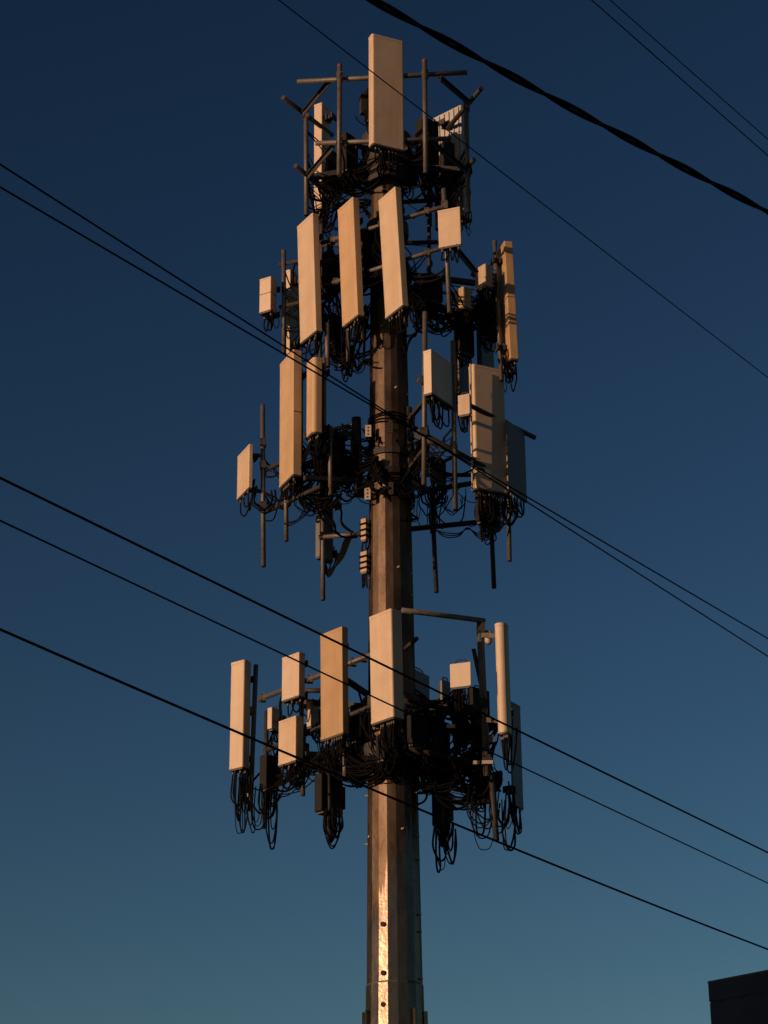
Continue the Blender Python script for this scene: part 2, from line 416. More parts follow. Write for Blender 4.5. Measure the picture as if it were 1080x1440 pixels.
def cable_px(parent, P, r=0.013, m=None, inv=None):
    return MB().tube(spline([pt(*p) for p in P], 7), r, 6).build('jumper_cable', m or M_CABLE, parent, to_local=inv)

def pipe_px(mount, a, b, r=0.036, m=None, name='pipe', n=10):
    RAILS[mount].append((pt(*a), pt(*b)))
    return MB().tube([pt(*a), pt(*b)], r, n).build(name, m or M_STEEL, MOUNTS[mount])
def angle_px(mount, a, b, w=0.07, h=0.012, m=None, name='brace'):
    A, B = pt(*a), pt(*b)
    mb = MB(); mb.bar(A, B, w, h); mb.bar(A+Vector((0,0,-w/2)), B+Vector((0,0,-w/2)), h, w)
    return mb.build(name, m or M_DSTEEL, MOUNTS[mount])
def beam_px(mount, a, b, w=0.08, h=0.08, m=None, name='arm'):
    RAILS[mount].append((pt(*a), pt(*b)))
    return MB().bar(pt(*a), pt(*b), w, h).build(name, m or M_DSTEEL, MOUNTS[mount])
def joint_px(mount, p, s=0.07, m=None):
    c = pt(*p); mb = MB()
    mb.box(c.x-s*0.75, c.x+s*0.75, c.y-s*0.9, c.y-s*0.55, c.z-s, c.z+s); mb.box(c.x-s*0.75, c.x+s*0.75, c.y+s*0.5, c.y+s*0.85, c.z-s, c.z+s)
    for i in (-1, 1):
        for j in (-1, 1):
            mb.tube([(c.x+i*s*0.6, c.y-s*1.2, c.z+j*s*0.75), (c.x+i*s*0.6, c.y+s*1.1, c.z+j*s*0.75)], 0.009, 5)
    return mb.build('crossover_clamp', m or M_STEEL, MOUNTS[mount])
def collar(mount, y0, y1, out=0.05, m=None, n=18):
    za, zb = pole_z(y1), pole_z(y0); mb = MB()
    facet_prism(mb, za, zb, pole_r(za)+out, pole_r(zb)+out, n); return mb.build('collar', m or M_DSTEEL, MOUNTS[mount])

def tangle(name, label, mount, keys, yspan, n, seed, reach=1.1, sag=0.3, r=0.012, extra=(), npole=24):
    """the knotted mass of thin cables nobody could count, one object per level; every run starts and ends on a unit, a rail or the shaft"""
    rnd = random.Random(seed); mb = MB(); A = []
    for k in keys:
        _, Mx, W, D, L = ANT[k]
        for _ in range(6): A.append(Mx @ Vector((rnd.uniform(-.35, .35)*W, D*rnd.uniform(.1, .5), rnd.uniform(-.02, .12))))
    for p, q in RAILS[mount]:
        for _ in range(max(2, int((q-p).length*4))): A.append(p.lerp(q, rnd.uniform(.1, .9)))
    for _ in range(npole):
        A.append(on_pole(rnd.uniform(-90, 90), rnd.uniform(*yspan), out=0.02))
    for (x0, x1, y0, y1, Ya, Yb, m_) in extra:
        for _ in range(m_): A.append(pt(rnd.uniform(x0, x1), rnd.uniform(y0, y1), rnd.uniform(Ya, Yb)))
    A = [p for p in A if yspan[0]-12 < proj(p)[1] < yspan[1]+12]
    done = 0; tries = 0
    while done < n and tries < n*40:
        tries += 1
        a, e = rnd.choice(A), rnd.choice(A); ln = (e-a).length
        if ln < 0.15 or ln > reach: continue
        done += 1
        sg = rnd.uniform(0.05, sag)*min(1.0, 0.35+ln); k = 0.10*ln
        jit = [Vector((rnd.uniform(-k, k), rnd.uniform(-k, k)+0.04, 0)) for _ in range(3)]
        for q in range(rnd.choice((1, 2, 3, 4))):
            o_ = Vector((rnd.uniform(-.05, .05), rnd.uniform(-.05, .05), rnd.uniform(-.03, .03))); s_ = sg*rnd.uniform(.6, 1.4)
            P = [a+o_*.4, a.lerp(e, .2)+Vector((0,0,-s_*0.75))+jit[0]+o_, a.lerp(e, .5)+Vector((0,0,-s_*1.05))+jit[1]+o_*.6, a.lerp(e, .8)+Vector((0,0,-s_*0.75))+jit[2]+o_, e+o_*.4]
            mb.tube(spline(P, 5), r*rnd.choice((.6, .8, 1.0, 1.0, 1.5)), 5, caps=False)
    return tag(mb.build(name, M_CABLE), label, 'cables', kind='stuff')

# ------------------------------------------------------------------ antenna mounts (pipe frames), one per level
MOUNTS['top'] = thing('antenna_mount', 'topmost triangular pipe frame with crossed pipes and red pipe ends', 'pipe frame', 'antenna mounts clamped round the mast')
MOUNTS['upper'] = thing('antenna_mount', 'pipe frame below the topmost one, behind three slanted tan antennas', 'pipe frame', 'antenna mounts clamped round the mast')
MOUNTS['middle'] = thing('antenna_mount', 'pipe frame at mid mast with long pipes hanging below the antennas', 'pipe frame', 'antenna mounts clamped round the mast')
MOUNTS['lower'] = thing('antenna_mount', 'lowest pipe frame on the mast with thick cable loops under it', 'pipe frame', 'antenna mounts clamped round the mast')

# top
collar('top', 216, 262, 0.07); collar('top', 196, 216, 0.16)
pipe_px('top', (418, 115, -1.05), (657, 102, -1.33), 0.041)
pipe_px('top', (443.7, 201.5, -1.08), (634.8, 194.8, -1.31), 0.041)
pipe_px('top', (398, 137, -.5), (467, 190, .75), 0.041, M_DSTEEL)
pipe_px('top', (415.6, 233, -.45), (460, 270, .4), 0.041, M_DSTEEL)
pipe_px('top', (677, 124, -.75), (630, 180, .5), 0.041, M_DSTEEL)
pipe_px('top', (667, 224.5, -.65), (626, 262, .35), 0.041, M_DSTEEL)
for a, b in (((462, 115, -1.05), (427, 157, -.35)), ((619, 108, -1.28), (658.5, 142, -.65)), ((468, 205, -1.05), (433, 246, -.35)), ((608, 199, -1.25), (656, 239, -.6))):
    angle_px('top', a, b, 0.085)
for (xa, ya, xb, yb, Yv, rj) in ((477.8, 95, 476.9, 246.7, -1.22, 1), (597, 88, 598.7, 243.7, -1.39, 1), (430.4, 163, 431, 303, -.12, 0), (655.6, 150, 658.5, 299, -.42, 0)):
    pipe_px('top', (xa, ya, Yv), (xb, yb, Yv), 0.040, name='mount_pipe')
    if rj:
        MB().tube([pt(xa, ya, Yv), pt(xa, ya-4, Yv)], 0.042, 8).build('pipe_end_plug', M_RED, MOUNTS['top'])
for p in ((477.6, 108.5, -1.17), (477, 199, -1.17), (597.4, 104, -1.33), (598.2, 195.6, -1.33), (430, 162, -.1), (430.5, 246, -.08), (656, 150, -.4), (657.6, 238, -.4)):
    joint_px('top', p)
pipe_px('top', (497, 232, 1.0), (497, 300, 1.0), 0.036, M_DSTEEL, 'mount_pipe'); pipe_px('top', (604.6, 232, 1.0), (604.6, 318, 1.0), 0.036, M_DSTEEL, 'mount_pipe')
for b in ((546, 199, -1.2), (436, 250, -.05), (648, 240, -.25), (500, 238, .95), (604, 236, .95)):
    beam_px('top', (546, 232, 0), b, 0.09, 0.09)
angle_px('top', (546, 214, -.35), (500, 203, -1.1)); angle_px('top', (546, 214, -.35), (592, 199, -1.22))
pipe_px('top', (460, 270, .4), (497, 250, 1.0), 0.036, M_DSTEEL); pipe_px('top', (626, 262, .35), (604, 252, 1.0), 0.036, M_DSTEEL)
# upper
collar('upper', 318, 334, 0.07); collar('upper', 372, 392, 0.07)
pipe_px('upper', (452, 342, -.05), (627, 289.5, -1.45), 0.036); pipe_px('upper', (455, 402, -.05), (630, 346, -1.45), 0.036)
beam_px('upper', (546, 328, 0), (545, 314, -.8)); beam_px('upper', (546, 384, 0), (545, 373, -.8))
pipe_px('upper', (624, 266, -1.47), (632.5, 440, -1.47), 0.038, name='mount_pipe')
joint_px('upper', (625, 290, -1.47)); joint_px('upper', (628, 347, -1.47))
angle_px('upper', (640, 347, -1.38), (670, 383, -.6), 0.09)
pipe_px('upper', (664, 385, -.1), (712, 425, .6), 0.036, M_DSTEEL); pipe_px('upper', (664, 440, -.1), (712, 480, .6), 0.036, M_DSTEEL)
beam_px('upper', (552, 384, 0), (668, 398, -.2)); beam_px('upper', (552, 420, 0), (668, 446, -.2))
pipe_px('upper', (399, 352, .55), (399.5, 497, .55), 0.038, name='mount_pipe')
pipe_px('upper', (446, 362, -.05), (394, 372, .7), 0.036, M_DSTEEL); pipe_px('upper', (446, 420, -.05), (394, 432, .7), 0.036, M_DSTEEL)
pipe_px('upper', (452, 290, .9), (628, 281, .9), 0.040, M_DSTEEL); pipe_px('upper', (452, 345, .9), (640, 340, .9), 0.040, M_DSTEEL)
angle_px('upper', (511, 292, .9), (530, 314, .2)); angle_px('upper', (580, 303, .1), (608, 284, .85))
for x in (452, 498, 603):
    pipe_px('upper', (x, 275, .95), (x+1, 420, .95), 0.034, M_DSTEEL, 'mount_pipe')
beam_px('upper', (546, 332, 0), (540, 300, .9)); beam_px('upper', (540, 340, .1), (446, 372, 0))
pipe_px('upper', (460, 455, -.2), (461, 516, -.2), 0.042, name='mount_pipe'); pipe_px('upper', (489.5, 462, -.3), (490, 509, -.3), 0.036, name='mount_pipe')
pipe_px('upper', (700, 372, .3), (706, 500, .3), 0.034, M_DSTEEL, 'mount_pipe')
for p in ((468, 338, -.17), (501, 327, -.45), (535, 317, -.72), (600, 298, -1.23), (601, 356, -1.22), (472, 397, -.17), (505, 386, -.45)):
    joint_px('upper', p, 0.055, M_STEEL)
# middle
collar('middle', 640, 648, 0.03, M_DSTEEL); collar('middle', 668, 676, 0.03, M_RADIO)
for z0 in range(8):
    y = 592+z0*4.2+random.uniform(-.6, .6)+(62 if z0 > 3 else 0); z = pole_z(y); rr = pole_r(z)+0.02
    pts = [Vector((rr*math.cos(t*math.pi/9), rr*math.sin(t*math.pi/9), z+0.012*math.sin(t+z0))) for t in range(19)]
    MB().tube(pts, 0.011, 5, caps=False).build('strap', M_CABLE, MOUNTS['middle'])
for xs, y0, y1, Ys in ((503, 588, 696, -.12), (575, 574, 704, -.12)):
    pipe_px('middle', (xs-2, y0, Ys), (xs+1, y1, Ys), 0.075, M_DSTEEL, 'stand_off_post', 12)
pipe_px('middle', (374, 661, .45), (452, 624, -.6), 0.038, M_DSTEEL); pipe_px('middle', (371, 721, .48), (452, 684, -.6), 0.038, M_DSTEEL)
beam_px('middle', (503, 610, -.12), (428, 614, -.6), 0.07, 0.07); beam_px('middle', (503, 676, -.12), (428, 672, -.6), 0.07, 0.07)
angle_px('middle', (500, 660, -.12), (440, 612, -.7))
pipe_px('middle', (468, 604, .5), (500, 597, 0), 0.036)
pipe_px('middle', (369.3, 569, .42), (370.6, 797, .42), 0.038, name='mount_pipe')
pipe_px('middle', (402.3, 630, .05), (402.6, 761, .05), 0.036, name='mount_pipe')
pipe_px('middle', (464.3, 600, -.5), (465, 697, -.5), 0.038, name='mount_pipe')
pipe_px('middle', (454, 680, .35), (454.3, 844, .35), 0.036, name='mount_pipe'); pipe_px('middle', (449, 755.5, .35), (517, 750, .05), 0.038)
pipe_px('middle', (597.8, 439, -1.15), (596.3, 682, -1.15), 0.040, name='mount_pipe')
pipe_px('middle', (636.7, 480, -.85), (640.3, 717, -.85), 0.040, name='mount_pipe')
pipe_px('middle', (607, 690, 1.1), (613.7, 833, 1.1), 0.038, M_DSTEEL, 'mount_pipe'); pipe_px('middle', (689, 690, 1.05), (694.8, 827, 1.05), 0.038, M_DSTEEL, 'mount_pipe')
pipe_px('middle', (713, 596, .42), (716.7, 789, .42), 0.036, name='mount_pipe')
pipe_px('middle', (588, 534, -1.2), (752, 615.5, .45), 0.040, M_DSTEEL); pipe_px('middle', (588, 606, -1.2), (722, 679, .2), 0.040, M_DSTEEL)
pipe_px('middle', (577, 744, 1.1), (676, 734, 1.05), 0.045, M_DSTEEL); pipe_px('middle', (597, 668, 1.0), (668, 668, .95), 0.036, M_DSTEEL)
pipe_px('middle', (600, 690, .95), (668, 679, .95), 0.045, M_DSTEEL); angle_px('middle', (606, 712, 1.05), (628, 686, .95))
beam_px('middle', (575, 610, -.12), (652, 640, -.45), 0.07, 0.07); beam_px('middle', (575, 680, -.12), (608, 690, .9), 0.07, 0.07)
beam_px('middle', (575, 590, -.12), (600, 560, -1.0), 0.06, 0.06); beam_px('middle', (575, 660, -.12), (598, 630, -1.1), 0.06, 0.06)
MB().bar(pt(560, 742, .3), pt(580, 743, 1.1), 0.06, 0.06).build('arm', M_DSTEEL, MOUNTS['middle'])
for p in ((369.8, 623, .42), (370, 655, .42), (370.3, 712, .42), (597, 536, -1.2), (597, 608, -1.2), (639, 560, -.78), (639, 632, -.78), (714, 690, .42), (609, 744, 1.1), (691, 735, 1.05), (454, 755, .35)):
    joint_px('middle', p, 0.065, M_DSTEEL)
for y in (640, 690):
    MB().bar(pt(353, y, .45), pt(371, y+1, .43), 0.05, 0.05).build('arm', M_DSTEEL, MOUNTS['middle'])
pipe_px('middle', (661.5, 512, -.45), (664.5, 690, -.45), 0.016, M_PLATE, 'conduit')
# pale cable hanger plates with three holes each
for x0, x1, y0, y1, Yp in ((513.5, 522, 597.5, 614, -.36), (512.5, 521, 685, 702.5, -.38), (545.5, 552, 592, 608, -.42), (546.5, 553, 678, 695, -.42)):
    A, B = pt(x0, y1, Yp), pt(x1, y0, Yp)
    pl = MB().box(A.x, B.x, Yp, Yp+0.02, A.z, B.z).build('hanger_plate', M_PLATE if x0 < 530 else M_DSTEEL, MOUNTS['middle'])
    for k in range(3):
        zc = A.z+(B.z-A.z)*(0.22+0.28*k); xc = (A.x+B.x)/2
        MB().tube([(xc, Yp-0.004, zc), (xc, Yp+0.01, zc)], 0.014, 8).build('hole', M_HOLE, pl)
    MB().bar((xc, Yp+0.02, (A.z+B.z)/2), (xc, -0.1, (A.z+B.z)/2), 0.03, 0.03).build('hanger_arm', M_DSTEEL, MOUNTS['middle'])
# lower
collar('lower', 985, 1010, 0.08); collar('lower', 1052, 1076, 0.10)
pipe_px('lower', (364, 984, 1.0), (566, 903, -1.2), 0.040); pipe_px('lower', (372, 1056, 1.0), (568, 974, -1.2), 0.040, M_DSTEEL)
pipe_px('lower', (425, 971, 1.0), (470, 971, 1.0), 0.040, M_DSTEEL)
beam_px('lower', (546, 996, 0), (470, 945, -.15)); beam_px('lower', (546, 1064, 0), (470, 1015, -.15)); beam_px('lower', (546, 996, 0), (400, 985, .9)); beam_px('lower', (546, 1064, 0), (400, 1060, .9))
beam_px('lower', (552, 996, 0), (678, 995, -.3)); beam_px('lower', (552, 1064, 0), (682, 1075, -.3))
pipe_px('lower', (566, 858, -1.1), (681, 873, -.38), 0.040); pipe_px('lower', (566, 985, -.6), (686, 1008, -.25), 0.040, M_RADIO); pipe_px('lower', (570, 1052, -.6), (690, 1078, -.25), 0.040, M_RADIO)
pipe_px('lower', (674.5, 872, -.36), (685, 1092, -.36), 0.055, name='mount_pipe', n=12); pipe_px('lower', (691, 1088, -.2), (698, 1182, -.2), 0.045, M_DSTEEL, name='mount_pipe')
pipe_px('lower', (640, 1128, .1), (690, 1127, -.15), 0.04, M_RADIO)
pipe_px('lower', (666, 913, -.3), (676, 960, -.3), 0.034, M_DSTEEL); joint_px('lower', (676.5, 884, -.36), 0.08, M_DSTEEL); joint_px('lower', (680, 990, -.36), 0.08, M_DSTEEL); joint_px('lower', (684, 1070, -.36), 0.08, M_DSTEEL)
pipe_px('lower', (426, 1040, .3), (426, 1119, .3), 0.036, name='mount_pipe'); pipe_px('lower', (485, 1060, -.3), (485, 1094, -.3), 0.036, name='mount_pipe')
pipe_px('lower', (360, 935, 1.05), (352, 1140, 1.05), 0.038, name='mount_pipe'); pipe_px('lower', (375, 1000, .95), (372, 1165, .95), 0.038, M_DSTEEL, 'mount_pipe')
pipe_px('lower', (620, 1080, .25), (622, 1190, .25), 0.038, M_DSTEEL, 'mount_pipe'); pipe_px('lower', (462, 1080, 0), (464, 1185, 0), 0.036, M_DSTEEL, 'mount_pipe')
pipe_px('lower', (496, 1093, .4), (518, 1096, .2), 0.03, M_DSTEEL); pipe_px('lower', (570, 912, -.3), (586, 898, -.75), 0.034, M_DSTEEL, 'stub_pipe')
for x0, x1, y, Yp in ((665, 674, 1072, -.46), (678, 693, 1071.5, -.46), (628, 640, 1021, -.5), (347, 357, 1118, .9)):
    A, B = pt(x0, y+2.5, Yp), pt(x1, y-2.5, Yp)
    MB().box(A.x, B.x, Yp, Yp+0.02, A.z, B.z).build('hanger_plate', M_PLATE, MOUNTS['lower'])
    MB().bar(((A.x+B.x)/2, Yp+0.02, (A.z+B.z)/2), ((A.x+B.x)/2, Yp+0.3, (A.z+B.z)/2), 0.03, 0.03).build('hanger_arm', M_DSTEEL, MOUNTS['lower'])

for p in ((370, 981.5, .93), (402, 969, .58), (436, 955, .2), (497, 931, -.45), (512, 925, -.6), (690, 1040, -.34), (352, 1000, 1.05)):
    joint_px('lower', p, 0.06, M_STEEL)
# ------------------------------------------------------------------ antennas
G = 'panel antennas on the mast'
antenna('A1', 'wide tan antenna panel at the very top centre, highest on the mast', -65, 'R', 518.4, 524.0, 569.6, 46.5, 201.5, -1.55, 0.4, M_TAN, 0.22, ncab=8, mount='top', pipe=(.1, -.3), drop=(.3, .6))
antenna('A2', 'narrow lit edge of antenna at left rear of topmost frame', -30, 'bR', 440.8, 452.3, 464, 143.5, 293, .45, 0, M_TAN, 0.1, ncab=4, mount=None)
antenna('A3', 'grey antenna at right of topmost frame, ribbed back lit at its top', -42, 'bL', 611, 652, 664, 147, 304, .35, 0, M_RIB, 0.2, ncab=4, mount='top', ribs=True, pipe=None)
antenna('B1', 'leftmost of the three slanted tan antennas below the topmost frame', -59, 'L', 421.9, 444.3, 453.2, 298.9, 465.5, -.35, 2.0, M_TAN, 0.12, ncab=5, mount='upper', pipe=(.35, .1))
antenna('B2', 'middle of the three slanted tan antennas below the topmost frame', -59, 'L', 481, 503, 512.2, 276.5, 443.2, -.75, 2.3, M_WARM, 0.12, ncab=5, mount='upper', pipe=(.3, .1))
antenna('B3', 'rightmost of the three slanted tan antennas, right before the mast shaft', -59, 'L', 541.6, 565.8, 574.8, 262, 429.8, -1.2, 3.0, M_TAN, 0.12, ncab=6, mount='upper', pipe=(.2, .1))
antenna('B4', 'small square tan box antenna right of the three slanted antennas', -20, 'L', 617.2, 648.3, 649.6, 290.3, 343.5, -1.68, 2.0, M_TAN, 0.1, ncab=3, mount=None, drop=(.2, .4), name='box_antenna')
antenna('B5', 'tan antenna seen edge-on at far right of upper level, striped with shadows', -76, 'bL', 707.5, 717.8, 729.6, 338.5, 504.5, -.35, -1.0, M_OCHRE, 0.08, ncab=5, mount='upper', pipe=(.3, .1), seam=True)
antenna('B8', 'small tan box antenna in two halves at far left of upper level', -30, 'L', 364.2, 380.5, 389, 388, 436, .35, 0, M_PALE, 0.08, ncab=3, mount=None, drop=(.2, .4), name='box_antenna', seam=True)
antenna('B9', 'dark antenna with thin lit edge behind the far left pipe of upper level', -30, 'bR', 400.5, 407.3, 421, 378, 497, .75, 0, M_TAN, 0.1, ncab=2, mount=None)
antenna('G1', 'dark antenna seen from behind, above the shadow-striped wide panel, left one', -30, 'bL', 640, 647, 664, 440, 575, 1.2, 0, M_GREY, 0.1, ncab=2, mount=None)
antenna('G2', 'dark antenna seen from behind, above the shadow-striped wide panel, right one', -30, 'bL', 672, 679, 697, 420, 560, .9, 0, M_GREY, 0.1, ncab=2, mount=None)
antenna('C1', 'long tan antenna left of the mast at mid level, the longest on that side', -66, 'L', 392.4, 411.9, 424.6, 491, 667.5, -.5, 0.3, M_WARM, 0.1, ncab=7, mount='middle', pipe=(.3, -.2))
root, _, W_, D_, L_ = ANT['C1']
MB().box(W_/2-0.002, W_/2+0.004, -D_/2+0.01, D_/2-0.005, L_*0.50, L_*0.50+0.014).build('side_seam', M_CAP, root)
antenna('C2', 'short round-edged tan antenna beside the long one at mid level', -64, 'L', 429, 440.5, 453.2, 501, 607, -.85, 0.0, M_WARM, 0.42, ncab=5, mount='middle', pipe=(.25, .1))
antenna('C3', 'small tan panel at far left of mid level on a long thin pipe', -66, 'L', 332.9, 349.8, 354.7, 624, 686, .25, 0.0, M_TAN, 0.1, ncab=3, mount=None, drop=(.2, .45), name='box_antenna')
antenna('E1', 'square box antenna with lit left edge and grey shaded face at mid level', -33, 'R', 595.8, 607.2, 638.9, 490.6, 552.5, -1.4, 0, M_PALE, 0.06, ncab=6, mount=None, drop=(.3, .6), name='box_antenna')
antenna('E3', 'wide tan antenna crossed by shadows right of the mast at mid level', -63, 'R', 663, 669.5, 714.8, 511, 686, -.35, 0.0, M_TAN, 0.25, ncab=10, mount='middle', pipe=(.2, -.2), drop=(.25, .7))
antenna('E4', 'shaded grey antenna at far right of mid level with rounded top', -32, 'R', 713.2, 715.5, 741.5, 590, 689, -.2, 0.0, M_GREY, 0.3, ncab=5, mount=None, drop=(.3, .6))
antenna('F1', 'tall tan antenna at far left of lowest level', -36, 'L', 321.5, 341.2, 351, 927, 1079, .85, 0.0, M_TAN, 0.15, ncab=5, mount='lower', pipe=(.5, .0), drop=(.4, .9))
antenna('F2', 'pale upper box antenna between the tall antennas of lowest level', -46, 'L', 395.8, 420, 429, 916.5, 978.6, .1, 0.0, M_PALE, 0.1, ncab=3, mount='lower', pipe=(.3, .05), name='box_antenna')
antenna('F3', 'tan lower box antenna between the tall antennas of lowest level', -48, 'L', 390.8, 415.4, 427, 1006, 1069.7, .05, 0.0, M_TAN, 0.1, ncab=5, mount=None, drop=(.2, .5), name='box_antenna')
antenna('F6', 'ochre antenna left of the shaft on lowest level, hung over dark radios', -49, 'L', 450.8, 482, 490.8, 880.5, 1031, -.5, 0.6, M_OCHRE, 0.12, ncab=8, mount='lower', pipe=(.3, .0), drop=(.3, .7))
antenna('F7', 'broad tan antenna right in front of the shaft on lowest level', -49, 'L', 520.8, 552.8, 568.8, 855, 1008.5, -1.4, 0.8, M_TAN, 0.15, ncab=9, mount='lower', pipe=(.1, -.2), drop=(.3, .7))
antenna('F9', 'slim rounded tan antenna upright at right of lowest level', -28, 'L', 698.2, 713, 720.9, 874, 1029.5, -.85, 0.4, M_TAN, 0.45, rb=0.2, ncab=6, mount=None, clamps=False, drop=(.4, .9))
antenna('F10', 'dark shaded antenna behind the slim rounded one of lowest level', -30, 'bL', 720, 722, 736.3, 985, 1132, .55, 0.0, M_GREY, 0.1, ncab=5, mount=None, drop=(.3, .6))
antenna('C4', 'hanging shaded antenna box left of shaft, under the mid level', -42, 'L', 443.4, 449.5, 468.8, 688, 783, .45, 0.0, M_GREY, 0.08, ncab=3, mount=None, ends=None, drop=(.1, .25), name='box_antenna')  # dark material puts the shade on this box into its colour

# ------------------------------------------------------------------ remote radio units
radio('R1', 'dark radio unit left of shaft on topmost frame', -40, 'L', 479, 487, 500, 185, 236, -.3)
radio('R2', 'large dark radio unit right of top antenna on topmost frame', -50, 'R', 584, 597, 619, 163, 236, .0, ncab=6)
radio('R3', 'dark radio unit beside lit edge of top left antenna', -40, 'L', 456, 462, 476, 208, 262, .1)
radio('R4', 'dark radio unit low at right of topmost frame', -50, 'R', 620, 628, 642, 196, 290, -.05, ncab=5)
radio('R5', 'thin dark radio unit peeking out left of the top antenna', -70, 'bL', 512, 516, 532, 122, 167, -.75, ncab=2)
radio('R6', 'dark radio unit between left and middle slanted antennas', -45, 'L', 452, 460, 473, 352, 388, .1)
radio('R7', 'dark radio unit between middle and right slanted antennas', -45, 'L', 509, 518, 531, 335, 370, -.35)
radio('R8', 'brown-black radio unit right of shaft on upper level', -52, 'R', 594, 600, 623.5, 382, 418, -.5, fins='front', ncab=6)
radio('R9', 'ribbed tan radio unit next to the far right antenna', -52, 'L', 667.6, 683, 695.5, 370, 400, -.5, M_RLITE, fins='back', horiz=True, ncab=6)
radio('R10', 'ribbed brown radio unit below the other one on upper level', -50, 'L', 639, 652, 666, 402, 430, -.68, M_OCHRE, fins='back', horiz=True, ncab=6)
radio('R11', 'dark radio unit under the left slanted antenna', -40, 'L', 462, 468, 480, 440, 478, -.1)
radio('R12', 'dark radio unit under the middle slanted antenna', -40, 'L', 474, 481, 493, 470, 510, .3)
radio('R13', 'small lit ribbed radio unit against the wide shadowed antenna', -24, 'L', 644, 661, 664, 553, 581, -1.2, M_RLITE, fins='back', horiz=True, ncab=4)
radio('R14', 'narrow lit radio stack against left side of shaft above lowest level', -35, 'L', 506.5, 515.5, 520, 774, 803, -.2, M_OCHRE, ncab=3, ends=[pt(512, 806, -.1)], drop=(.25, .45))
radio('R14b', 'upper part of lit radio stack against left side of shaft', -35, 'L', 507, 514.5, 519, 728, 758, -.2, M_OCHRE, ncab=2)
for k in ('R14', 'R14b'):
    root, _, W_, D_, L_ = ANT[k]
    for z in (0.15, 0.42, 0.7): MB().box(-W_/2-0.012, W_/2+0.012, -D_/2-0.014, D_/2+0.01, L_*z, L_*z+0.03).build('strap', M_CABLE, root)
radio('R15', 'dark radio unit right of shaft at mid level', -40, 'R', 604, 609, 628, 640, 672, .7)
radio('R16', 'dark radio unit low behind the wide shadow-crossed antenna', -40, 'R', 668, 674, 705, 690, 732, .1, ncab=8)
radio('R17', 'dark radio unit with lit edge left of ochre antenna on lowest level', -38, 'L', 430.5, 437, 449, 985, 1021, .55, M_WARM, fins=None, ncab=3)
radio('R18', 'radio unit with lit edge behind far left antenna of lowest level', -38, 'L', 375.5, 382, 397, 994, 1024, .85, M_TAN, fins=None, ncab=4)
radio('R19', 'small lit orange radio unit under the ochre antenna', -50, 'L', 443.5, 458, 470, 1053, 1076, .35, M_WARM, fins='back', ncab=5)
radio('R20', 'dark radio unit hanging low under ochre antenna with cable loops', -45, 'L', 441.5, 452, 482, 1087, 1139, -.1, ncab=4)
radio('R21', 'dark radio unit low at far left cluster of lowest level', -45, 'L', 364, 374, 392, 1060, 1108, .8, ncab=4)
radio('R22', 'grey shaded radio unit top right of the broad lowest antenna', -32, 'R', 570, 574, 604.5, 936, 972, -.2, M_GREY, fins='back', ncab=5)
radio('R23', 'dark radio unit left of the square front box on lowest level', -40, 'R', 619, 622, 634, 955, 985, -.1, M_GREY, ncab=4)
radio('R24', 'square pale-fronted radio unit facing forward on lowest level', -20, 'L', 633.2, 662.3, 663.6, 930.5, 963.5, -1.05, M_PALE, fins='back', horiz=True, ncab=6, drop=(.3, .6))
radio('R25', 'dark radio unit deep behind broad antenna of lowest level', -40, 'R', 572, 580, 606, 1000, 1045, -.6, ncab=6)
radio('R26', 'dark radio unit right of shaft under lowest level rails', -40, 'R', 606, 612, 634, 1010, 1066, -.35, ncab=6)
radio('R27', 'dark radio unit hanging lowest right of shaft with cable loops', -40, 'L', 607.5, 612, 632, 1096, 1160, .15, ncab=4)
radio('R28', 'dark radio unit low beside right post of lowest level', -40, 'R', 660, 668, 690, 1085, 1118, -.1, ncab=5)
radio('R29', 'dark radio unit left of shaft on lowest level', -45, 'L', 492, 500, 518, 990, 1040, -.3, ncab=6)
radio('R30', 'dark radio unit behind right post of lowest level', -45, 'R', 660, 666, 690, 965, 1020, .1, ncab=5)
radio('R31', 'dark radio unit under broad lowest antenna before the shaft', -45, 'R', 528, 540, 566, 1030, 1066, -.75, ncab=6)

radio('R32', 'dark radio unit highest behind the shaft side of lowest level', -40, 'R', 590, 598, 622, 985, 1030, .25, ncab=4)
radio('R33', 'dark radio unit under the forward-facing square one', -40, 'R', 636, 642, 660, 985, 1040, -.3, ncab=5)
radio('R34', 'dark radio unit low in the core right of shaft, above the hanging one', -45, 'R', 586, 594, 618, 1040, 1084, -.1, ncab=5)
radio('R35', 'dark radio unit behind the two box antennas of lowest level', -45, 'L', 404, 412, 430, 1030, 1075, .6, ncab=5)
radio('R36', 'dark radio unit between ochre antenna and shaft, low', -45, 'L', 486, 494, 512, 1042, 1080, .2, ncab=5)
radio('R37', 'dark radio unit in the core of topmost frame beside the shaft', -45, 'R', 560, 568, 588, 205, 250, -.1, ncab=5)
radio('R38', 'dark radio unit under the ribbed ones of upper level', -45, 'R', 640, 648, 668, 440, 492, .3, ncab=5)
radio('R39', 'tall dark radio unit beside far right antenna of upper level', -45, 'R', 676, 684, 702, 410, 470, .35, ncab=5)

